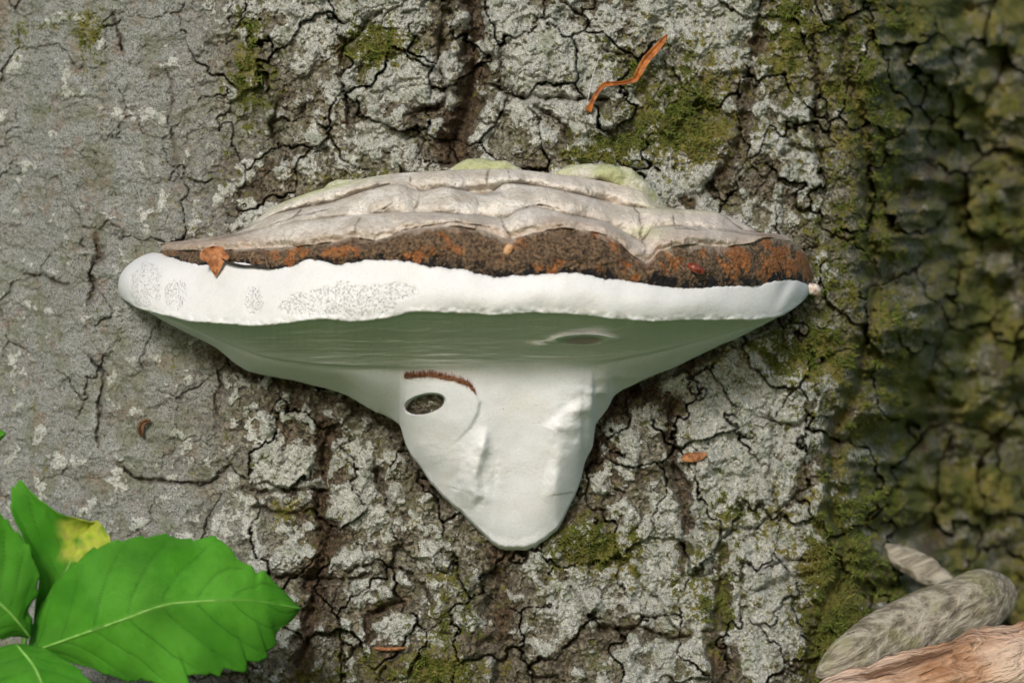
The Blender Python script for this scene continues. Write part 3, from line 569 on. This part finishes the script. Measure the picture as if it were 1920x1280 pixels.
# ------------------------------------------------------------------ shape builders for the small things
def resample(pts, n):
    P = np.array(pts, float); L = np.concatenate([[0], np.cumsum(np.linalg.norm(np.diff(P[:, :2], axis=0), axis=1))]); t = np.linspace(0, L[-1], n)
    return np.stack([crv(np.stack([L, P[:, k]], 1), t) for k in range(P.shape[1])], 1)
def tube(name, pts, mat, parent=None, n=40, k=14, flat=1.0, nz_=0.0, nsc=20, seed=0, ends=True, attrs=None):
    """pts: (px, py, d, radius_px[, depth_radius_factor]) swept round section, closed rounded ends"""
    P = resample(pts, n); T = np.gradient(P[:, :2], axis=0); T /= np.linalg.norm(T, axis=1, keepdims=True) + 1e-9; N = np.stack([-T[:, 1], T[:, 0]], 1)
    a = np.linspace(0, 2 * np.pi, k, endpoint=False)
    cap_ = np.sqrt(np.clip(1 - np.abs(np.linspace(-1, 1, n)) ** 8, 0.0004, 1)) if ends else np.ones(n)
    al = np.concatenate([[0], np.cumsum(np.linalg.norm(np.diff(P[:, :2], axis=0), axis=1))])[:, None] + 0 * a
    r0 = (P[:, 3] * cap_)[:, None]; r = r0 * (1 + nz_ * (fbm(al * 0.35, r0 * np.cos(a), nsc, 4, seed) + fbm(al * 0.35, r0 * np.sin(a), nsc, 4, seed + 2)))
    px_ = P[:, 0:1] + N[:, 0:1] * r * np.cos(a); py_ = P[:, 1:2] + N[:, 1:2] * r * np.cos(a); dd = P[:, 2:3] + r * S * np.sin(a) * flat
    co = pos(px_, py_, dd).reshape(-1, 3)
    i = np.arange(n - 1)[:, None] * k; j = np.arange(k)[None, :]; j2 = (j + 1) % k
    f = np.stack([i + j, i + j2, i + k + j2, i + k + j], -1).reshape(-1, 4)
    c0, c1 = len(co), len(co) + 1; co = np.concatenate([co, co[:k].mean(0)[None], co[-k:].mean(0)[None]])
    e1 = [(c0, (q + 1) % k, q, q) for q in range(0)]
    o = build(name, co, f, mat, parent)
    return o
def sheet(name, pts, mat, parent=None, n=40, nw=7, fold=0.0, thick=0.0004, curl=0.0, seed=0):
    """thin strip along a polyline: (px, py, d, half width px)"""
    P = resample(pts, n); T = np.gradient(P[:, :2], axis=0); T /= np.linalg.norm(T, axis=1, keepdims=True) + 1e-9; N = np.stack([-T[:, 1], T[:, 0]], 1)
    wv = np.linspace(-1, 1, nw)[None]; r = P[:, 3:4] * wv * (1 + 0.15 * fbm(P[:, :1] + 0 * wv, P[:, 1:2] + 90 * np.sign(wv), 14, 2, seed))
    co = pos(P[:, 0:1] + N[:, 0:1] * r, P[:, 1:2] + N[:, 1:2] * r, P[:, 2:3] + fold * np.abs(wv) * P[:, 3:4] * S + curl * wv * P[:, 3:4] * S).reshape(-1, 3)
    o = build(name, co, grid_faces(n, nw), mat, parent); md = o.modifiers.new('thickness', 'SOLIDIFY'); md.thickness = thick; md.offset = 0
    return o
def leaf(name, mid, up, lo, mat, parent, ns=110, nw=49, cup=0.0, wav=0.004, seed=0, damage=None, teeth=0.05, rib_r=2.6):
    M, U, L = resample(mid, ns), resample(up, ns), resample(lo, ns); wv = np.linspace(-1, 1, nw)[None]; aw = np.abs(wv)
    B = np.where(wv[..., None] < 0, U[:, None, :2], L[:, None, :2]); xy = M[:, None, :2] + (B - M[:, None, :2]) * aw[..., None]
    s = np.linspace(0, 1, ns)[:, None] + 0 * wv
    xy = xy + (B - M[:, None, :2]) * (teeth * ((s * 15 + 0.3 * np.sign(wv)) % 1.0 - 0.5) * aw ** 6)[..., None]
    ph = (s - 0.20 * aw ** 1.2) * 8.0; lat = np.exp(-((ph - np.round(ph)) / 0.028) ** 2) * smooth(aw, 0.02, 0.08) * smooth(aw, 0.98, 0.75)
    fine = ridged(xy[..., 0], xy[..., 1], 16, 2, seed + 5)
    mr = np.exp(-(aw / 0.022) ** 2) * (1 - 0.6 * s)
    d = M[:, None, 2] + cup * aw ** 1.4 + wav * fbm(xy[..., 0], xy[..., 1], 190, 2, seed) + 0.0005 * np.abs(np.sin(np.pi * ph)) * aw - 0.0004 * lat - 0.00015 * smooth(fine, .85, .99) + 0.0006 * mr
    at = dict(rib=mr + 0 * d, lateral=lat + 0 * d, damage=np.zeros_like(d) if damage is None else damage(xy[..., 0], xy[..., 1]))
    o = build(name, pos(xy[..., 0], xy[..., 1], d).reshape(-1, 3), grid_faces(ns, nw), mat, parent, at)
    md = o.modifiers.new('thickness', 'SOLIDIFY'); md.thickness = 0.0004; md.offset = 0
    if rib_r:
        c = nw // 2; k = np.linspace(0, ns - 1, 14).astype(int)
        tube('midrib', [(xy[i, c, 0], xy[i, c, 1], d[i, c] - 0.0001, rib_r * (1.0 - 0.75 * i / ns)) for i in k], RIB, o, 50, 10)
    return o
RIB = mat_simple('leaf_rib', (0.16, 0.40, 0.05), (0.26, 0.50, 0.11), 200, 0.6)

# ------------------------------------------------------------------ old growth behind the cap, hairy fringe over the hole
def mat_old():
    m = NM('old_growth', 0.8, 0.2); n = m.noise(70, 5, 0.6); n2 = m.noise(500, 4, 0.65)
    col = m.mix(m.ramp(n, 0.38, 0.60), (0.60, 0.58, 0.49), (0.44, 0.46, 0.25)); col = m.mix(m.ramp(n2, 0.5, 0.72, 0, 0.7), col, (0.26, 0.27, 0.10))
    return m.done(col, m.bump(n2, 0.0015))
OLD = mat_old()
tdn = lambda x, y, e=0.0: float(trunk_base(np.float64(x), np.float64(y))) + e
tube('old_growth', [(840, 326, tdn(840, 326, .004), 10), (880, 313, tdn(880, 313, .010), 12), (930, 312, tdn(930, 312, .010), 13), (980, 326, tdn(980, 326, .004), 10)], OLD, PARTS['cap'], 60, 24, 1.3, 0.55, 18, 3)
tube('old_growth', [(1020, 330, tdn(1020, 330, .004), 9), (1080, 322, tdn(1080, 322, .010), 14), (1120, 322, tdn(1120, 322, .014), 16), (1160, 330, tdn(1160, 330, .014), 20), (1195, 350, tdn(1195, 350, .014), 20), (1220, 372, tdn(1220, 372, .012), 14), (1256, 402, tdn(1256, 402, .004), 9)], OLD, PARTS['cap'], 80, 24, 1.3, 0.55, 18, 7)
tube('old_growth', [(590, 372, tdn(590, 372, .004), 8), (640, 352, tdn(640, 352, .010), 12), (690, 340, tdn(690, 340, .006), 9)], OLD, PARTS['cap'], 50, 20, 1.3, 0.55, 18, 9)
FRINGE = mat_simple('rusty_fringe', (0.14, 0.05, 0.02), (0.36, 0.17, 0.08), 600, 0.8)
rg = np.random.RandomState(5); hv = []; hf = []
for k in range(420):
    x = rg.uniform(758, 892); y = np.interp(x, [757, 800, 850, 880, 893], [703, 699, 707, 718, 736]) + rg.uniform(-1, 7); L_ = rg.uniform(3, 11) * (1.3 if rg.rand() < .15 else 1)
    d0 = fung_at(x, y); tx = x + rg.uniform(-2, 2); b = len(hv)
    hv += [(x - .55, y, d0 - .0004), (x + .55, y, d0 - .0004), (x, y + 1, d0 + .0003), (tx, y - L_, d0 + rg.uniform(.0004, .0022))]
    hf += [(b, b + 1, b + 3), (b + 1, b + 2, b + 3), (b + 2, b, b + 3)]
hv = np.array(hv); tag(build('hair_fringe', pos(hv[:, 0], hv[:, 1], hv[:, 2]), hf, FRINGE, PARTS['underside']), kind='stuff')

# ------------------------------------------------------------------ moss on the bark
def mat_moss():
    m = NM('moss', 0.8, 0.2); n = m.noise(60, 4, 0.6); n2 = m.noise(1200, 2, 0.6)
    col = m.mix(m.ramp(n2, 0.35, 0.65), (0.035, 0.055, 0.008), (0.17, 0.21, 0.035)); col = m.mix(m.ramp(n, 0.48, 0.64, 0, 0.7), col, (0.22, 0.18, 0.05))
    return m.done(col)
mi, mj = np.nonzero((mo > 0.66) & (PX < 1700) & (fbm(PX, PY, 14, 2, 127) > -0.05) & (PX > -25) & (PX < 1945) & (PY > -25) & (PY < 1308) & (FW < 0.3)); rg = np.random.RandomState(8)
pick = rg.choice(len(mi), min(26000, len(mi)), p=None, replace=False); mi, mj = mi[pick], mj[pick]
base = tco[mi, mj]; nrm = FN.reshape(NR, NC2, 3)[mi, mj]; n_ = len(base)
ln = rg.uniform(0.0012, 0.0032, (n_, 1)); dirv = nrm + rg.randn(n_, 3) * 0.55 + [0, 0, 0.25]; dirv /= np.linalg.norm(dirv, axis=1, keepdims=True)
sdv = np.cross(dirv, rg.randn(n_, 3)); sdv /= np.linalg.norm(sdv, axis=1, keepdims=True) + 1e-9; wd = rg.uniform(0.00022, 0.0005, (n_, 1))
mv = np.stack([base - sdv * wd - nrm * .0004, base + sdv * wd - nrm * .0004, base + dirv * ln], 1).reshape(-1, 3)
tag(build('moss', mv, np.arange(n_ * 3).reshape(-1, 3), mat_moss(), tree, smooth_=False), kind='stuff')

# ------------------------------------------------------------------ small dry things
DRY = mat_simple('dry_leaf', (0.24, 0.085, 0.028), (0.48, 0.21, 0.085), 330, 0.6, 0.0006, 0.35)
STALK = mat_simple('dark_stalk', (0.012, 0.010, 0.009), (0.05, 0.04, 0.035), 500, 0.55, 0.0004)
dl = empty('dry_leaf', tuple(pos(402, 488, fung_at(402, 500)))); tag(dl, 'small curled orange brown leaf with dark stalk stuck on the white lip', 'leaf')
f0 = fung_at(402, 505) + 0.003
leaf('blade', [(398, 462, f0 - .003), (402, 485, f0 + .001), (404, 518, f0)], [(398, 462), (384, 466), (375, 477), (377, 487), (388, 490), (394, 503), (404, 518)], [(398, 462), (414, 462), (424, 474), (430, 484), (421, 490), (415, 502), (404, 518)], DRY, dl, 40, 21, 0.0018, 0.002, 61, rib_r=0)
tube('stalk', [(414, 484, f0 + .0015, 2.6), (430, 493, fung_at(430, 500) + .001, 2.8), (460, 499, fung_at(460, 503) + .0008, 2.8), (486, 499, fung_at(486, 503) + .0006, 2.6), (506, 504, fung_at(506, 506) + .0003, 1.4)], STALK, dl, 40, 10, 1.0, 0.3, 10, 2)
STRIP = mat_simple('dry_strip', (0.20, 0.055, 0.008), (0.44, 0.15, 0.028), 260, 0.45, 0.0005, 0.5, vec=(1, 1, 1))
sp = [(1103, 209, 6.5), (1110, 192, 4), (1120, 174, 4), (1137, 158, 4.5), (1165, 156, 3.5), (1190, 149, 5), (1198, 136, 7), (1212, 112, 7.5), (1232, 90, 6.5), (1245, 74, 4.5), (1251, 65, 1)]
base_d = max(float(trunk_at(x, y)) for x, y, _ in sp)
so = sheet('dry_leaf_strip', [(x, y, 0.5 * base_d + 0.5 * float(trunk_at(x, y)) + 0.003, w_) for x, y, w_ in sp], STRIP, None, 90, 9, 0.8, 0.0003, 0.0, 3)
tag(so, 'thin twisted rust orange leaf strip caught on mossy bark', 'leaf strip')
PUPA = mat_simple('pupa_shell', (0.10, 0.018, 0.010), (0.24, 0.05, 0.025), 300, 0.25, 0.0005, 0.6)
pf = fung_at(1305, 503)
tag(tube('pupa', [(1288, 495, pf + .0005, 4), (1298, 500, pf + .0014, 8), (1310, 506, pf + .0014, 8.5), (1322, 511, pf + .0006, 4)], PUPA, None, 30, 16, 0.9, 0.25, 6, 4), 'glossy dark red pupa on the brown crust band', 'pupa')
SCALE = mat_simple('orange_scale', (0.40, 0.19, 0.08), (0.60, 0.36, 0.19), 420, 0.6, 0.0005)
pf = fung_at(952, 468)
tag(tube('insect_scale', [(948, 480, pf + .0002, 4), (950, 473, pf + .0008, 7), (954, 465, pf + .0008, 7.5), (957, 457, pf + .0002, 4)], SCALE, None, 24, 16, 0.5, 0.2, 6, 5), 'pale orange oval scale on the brown crust band', 'scale')
CHIP = mat_simple('wood_chip', (0.16, 0.06, 0.022), (0.42, 0.19, 0.08), 380, 0.75, 0.0008)
def on_trunk(pts, e): return [(x, y, float(trunk_at(x, y)) + e, r_) for x, y, r_ in pts]
def flat_on(pts, e): dm = max(float(trunk_at(x, y)) for x, y, _ in pts); return [(x, y, dm + e, r_) for x, y, r_ in pts]
tag(sheet('bark_chip', flat_on([(1279, 862, 3), (1290, 858, 8), (1305, 857, 8), (1318, 853, 5), (1325, 851, 1)], .001), CHIP, None, 24, 7, -0.4, 0.0015, 0.2, 5), 'short rusty orange chip lodged in pale lichened bark', 'bark chip')
tag(tube('dry_needle', flat_on([(700, 1214, 2.0), (720, 1216, 3.6), (740, 1216, 3.6), (762, 1213, 1.6)], .0015), CHIP, None, 30, 10, 0.8, 0.2, 10, 6), 'reddish brown needle lying across furrowed bark below the fungus', 'needle')
tag(sheet('bark_flake', flat_on([(283, 788, 1.5), (270, 792, 5), (264, 802, 6), (266, 814, 3.5), (270, 818, 1)], .002), mat_simple('brown_flake', (0.07, 0.035, 0.016), (0.20, 0.11, 0.055), 400, 0.8, .0006), None, 24, 7, 0.9, 0.0008, 0.3, 8), 'curled dark brown flake on smooth grey bark', 'bark flake')
CRUMB = mat_simple('pale_crumb', (0.55, 0.36, 0.28), (0.78, 0.70, 0.62), 500, 0.8, .0006)
td_ = fung_at(1520, 540)
tag(tube('resin_crumb', [(1513, 530, td_ - .004, 3), (1522, 540, td_ - .002, 8), (1532, 549, td_ - .004, 7), (1538, 556, td_ - .007, 3)], CRUMB, None, 24, 12, 1.2, 0.9, 9, 9), 'small pinkish crumb where the brown band end meets mossy bark', 'crumb')
THREAD = mat_simple('silk', (0.6, 0.6, 0.6), (0.8, 0.8, 0.8), 300, 0.4)
tag(tube('silk_thread', [(1128, 96, trunk_at(1128, 96) + .004, .55), (1112, 140, trunk_at(1112, 140) + .005, .55), (1104, 178, trunk_at(1104, 178) + .005, .55), (1099, 206, trunk_at(1099, 206) + .002, .55)], THREAD, None, 24, 6), 'fine white silk thread hanging beside the twisted leaf strip', 'thread')

# ------------------------------------------------------------------ the green plant in front
def mat_leaf():
    m = NM('green_leaf', 0.65, 0.2); rib, lat, dm = m.attr('rib'), m.attr('lateral'), m.attr('damage')
    n = m.noise(40, 4, 0.6); n2 = m.noise(420, 4, 0.6)
    col = m.mix(m.ramp(n, 0.36, 0.64), (0.075, 0.350, 0.014), (0.130, 0.450, 0.035)); col = m.mix(m.ramp(n2, 0.5, 0.75, 0, 0.35), col, (0.10, 0.35, 0.045))
    col = m.mix(m.ramp(m.noise(18, 3, 0.5), 0.46, 0.62, 0, 0.5), col, (0.035, 0.17, 0.010)); col = m.mix(m.ramp(m.noise(300, 2, 0.5), 0.70, 0.76, 0, 0.6), col, (0.16, 0.30, 0.05)); col = m.mix(m.math('MULTIPLY', lat, 0.55), col, (0.025, 0.11, 0.012)); col = m.mix(m.math('MULTIPLY', rib, 0.85), col, (0.24, 0.44, 0.10))
    col = m.mix(m.ramp(dm, 0.08, 0.9), col, m.mix(m.ramp(n2, 0.4, 0.62), (0.62, 0.74, 0.07), (0.60, 0.60, 0.12)))
    m.b.inputs['Transmission Weight'].default_value = 0.0
    tr = m.n('ShaderNodeBsdfTranslucent'); m.set(tr.inputs[0], m.mix(0.5, col, (0.10, 0.34, 0.02))); mx = m.n('ShaderNodeMixShader'); mx.inputs[0].default_value = 0.30
    out = m.t.nodes['Material Output']; m.t.links.new(m.b.outputs[0], mx.inputs[1]); m.t.links.new(tr.outputs[0], mx.inputs[2]); m.t.links.new(mx.outputs[0], out.inputs[0])
    ve = m.n('ShaderNodeTexVoronoi'); ve.feature = 'DISTANCE_TO_EDGE'; ve.inputs['Scale'].default_value = 1300; m.set(ve.inputs['Vector'], m.tc)
    net = m.ramp(ve.outputs['Distance'], 0.0, 0.10)
    return m.done(m.mix(m.math('MULTIPLY', m.math('SUBTRACT', 1.0, net), 0.10), col, (0.03, 0.14, 0.01)), m.bump(m.math('ADD', net, m.math('MULTIPLY', n2, 0.6)), 0.00015))
LEAF = mat_leaf()
plant = tag(empty('leafy_plant', (pos(30, 1250, 0.11)[0], -0.11, GZ)), 'bright green toothed leaves of a low plant in front of the trunk', 'plant')
leaf('leaf', [(52, 1224, .112), (120, 1200, .116), (220, 1165, .120), (330, 1130, .116), (450, 1124, .110), (564, 1140, .100)],
     [(52, 1224), (62, 1170), (95, 1105), (140, 1055), (185, 1024), (210, 1016), (250, 1008), (318, 1002), (335, 1009), (352, 1011), (402, 1006), (428, 1024), (440, 1040), (452, 1052), (472, 1062), (483, 1074), (492, 1068), (502, 1078), (512, 1088), (536, 1112), (564, 1140)],
     [(52, 1224), (118, 1238), (165, 1250), (212, 1268), (258, 1278), (264, 1272), (300, 1284), (345, 1290), (354, 1284), (352, 1270), (380, 1262), (412, 1268), (416, 1254), (456, 1258), (464, 1250), (462, 1238), (494, 1238), (502, 1230), (498, 1220), (518, 1208), (516, 1190), (545, 1164), (564, 1140)], LEAF, plant, 150, 61, -0.006, 0.006, 11)
leaf('leaf', [(62, 1190, .100), (100, 1110, .098), (128, 1062, .096), (145, 1020, .094), (170, 985, .090)],
     [(62, 1190), (66, 1140), (74, 1085), (58, 1040), (38, 995), (22, 960), (20, 935), (26, 912), (36, 900), (60, 924), (88, 946), (116, 964), (140, 970), (170, 978)],
     [(62, 1190), (110, 1150), (165, 1090), (205, 1040), (210, 1022), (203, 1002), (192, 986), (182, 976), (170, 978)], LEAF, plant, 90, 41, 0.006, 0.006, 17,
     lambda x, y: smooth(x, 88, 135) * smooth(y, 1080, 1030) * (0.75 + 0.8 * fbm(x, y, 25, 2, 19)))
leaf('leaf', [(58, 1196, .118), (20, 1150, .126), (-40, 1100, .132), (-150, 1040, .138)],
     [(58, 1196), (60, 1160), (52, 1146), (60, 1128), (72, 1112), (70, 1098), (74, 1075), (62, 1048), (58, 1030), (40, 1006), (20, 984), (0, 962), (-40, 950), (-150, 1040)],
     [(58, 1196), (30, 1192), (0, 1198), (-50, 1205), (-110, 1160), (-150, 1040)], LEAF, plant, 90, 41, -0.004, 0.005, 23)
leaf('leaf', [(30, 1206, .128), (70, 1260, .138), (90, 1330, .146), (70, 1430, .150)],
     [(30, 1206), (80, 1214), (112, 1230), (146, 1252), (160, 1268), (178, 1290), (190, 1340), (150, 1400), (70, 1430)],
     [(30, 1206), (-10, 1216), (-60, 1260), (-80, 1330), (-20, 1400), (70, 1430)], LEAF, plant, 90, 41, -0.004, 0.005, 29)
leaf('leaf', [(-60, 840, .05), (-20, 826, .05), (12, 812, .048)], [(-60, 840), (-30, 808), (-6, 804), (12, 812)], [(-60, 840), (-30, 850), (0, 826), (12, 812)], LEAF, plant, 30, 21, -0.002, 0.001, 31)
STEM = mat_simple('green_stem', (0.06, 0.16, 0.02), (0.12, 0.26, 0.05), 120, 0.5)
tube('stem', [(46, 1195, .118, 6), (40, 1260, .118, 7), (36, 1350, .115, 8), (30, 1560, .11, 9)], STEM, plant, 40, 12, 1.0, 0.1, 20, 2, ends=False)
tube('stem', [(36, 1350, .115, 5), (-60, 1240, .09, 4.5), (-110, 1000, .06, 4), (-58, 842, .05, 2.5)], STEM, plant, 40, 10, 1.0, 0.1, 20, 3, ends=False)

# ------------------------------------------------------------------ fallen wood at the foot, to the right
def mat_slab(deg):
    m = NM('weathered_wood', 0.85, 0.2); v = m.grain(deg, 0.10); n = m.noise(260, 6, 0.65, v, 0.04); n2 = m.noise(45, 4, 0.6); n3 = m.noise(120, 5, 0.7)
    col = m.mix(m.ramp(n, 0.36, 0.64), (0.18, 0.155, 0.11), (0.54, 0.49, 0.39)); col = m.mix(m.ramp(n2, 0.50, 0.66, 0, 0.6), col, (0.32, 0.31, 0.15)); col = m.mix(m.ramp(n3, 0.60, 0.70, 0, 0.8), col, (0.07, 0.05, 0.03))
    return m.done(col, m.bump(n, 0.006))
def mat_peel():
    m = NM('peeled_wood', 0.6, 0.3); v = m.grain(16, 0.10); n = m.noise(240, 6, 0.65, v, 0.04); n2 = m.noise(60, 5, 0.6, v); n3 = m.noise(22, 3, 0.5)
    col = m.mix(m.ramp(n, 0.34, 0.64), (0.36, 0.17, 0.08), (0.72, 0.45, 0.29)); col = m.mix(m.ramp(n3, 0.42, 0.60, 0, 0.75), col, (0.84, 0.64, 0.50)); col = m.mix(m.ramp(n2, 0.56, 0.62, 0, 0.9), col, (0.13, 0.06, 0.025))
    return m.done(col, m.bump(m.math('ADD', n, n2), 0.006))
SLAB, PEEL = mat_slab(22), mat_peel()
tag(tube('peeled_log', [(1470, 1345, -.005, 46), (1600, 1318, -.006, 60), (1760, 1284, -.012, 76), (1900, 1250, -.022, 82), (2060, 1225, -.035, 84), (2240, 1210, -.05, 70)], PEEL, None, 160, 56, 1.1, 0.22, 30, 13), 'peeled pinkish orange log lying at the foot of the trunk', 'log')
tag(tube('weathered_branch', [(1530, 1268, -.018, 20), (1590, 1232, -.022, 40), (1670, 1190, -.035, 52), (1760, 1150, -.05, 58), (1840, 1122, -.062, 58), (1908, 1112, -.075, 44)], SLAB, None, 160, 52, 0.9, 0.16, 55, 17), 'grey weathered branch stub resting on the peeled log', 'branch')
tag(tube('mossy_stick', [(1650, 1020, -.13, 8), (1680, 1040, -.126, 20), (1730, 1066, -.12, 24), (1790, 1100, -.11, 18)], SLAB, None, 60, 28, 0.8, 0.3, 18, 19), 'short yellowish stick tucked behind the weathered branch', 'stick')
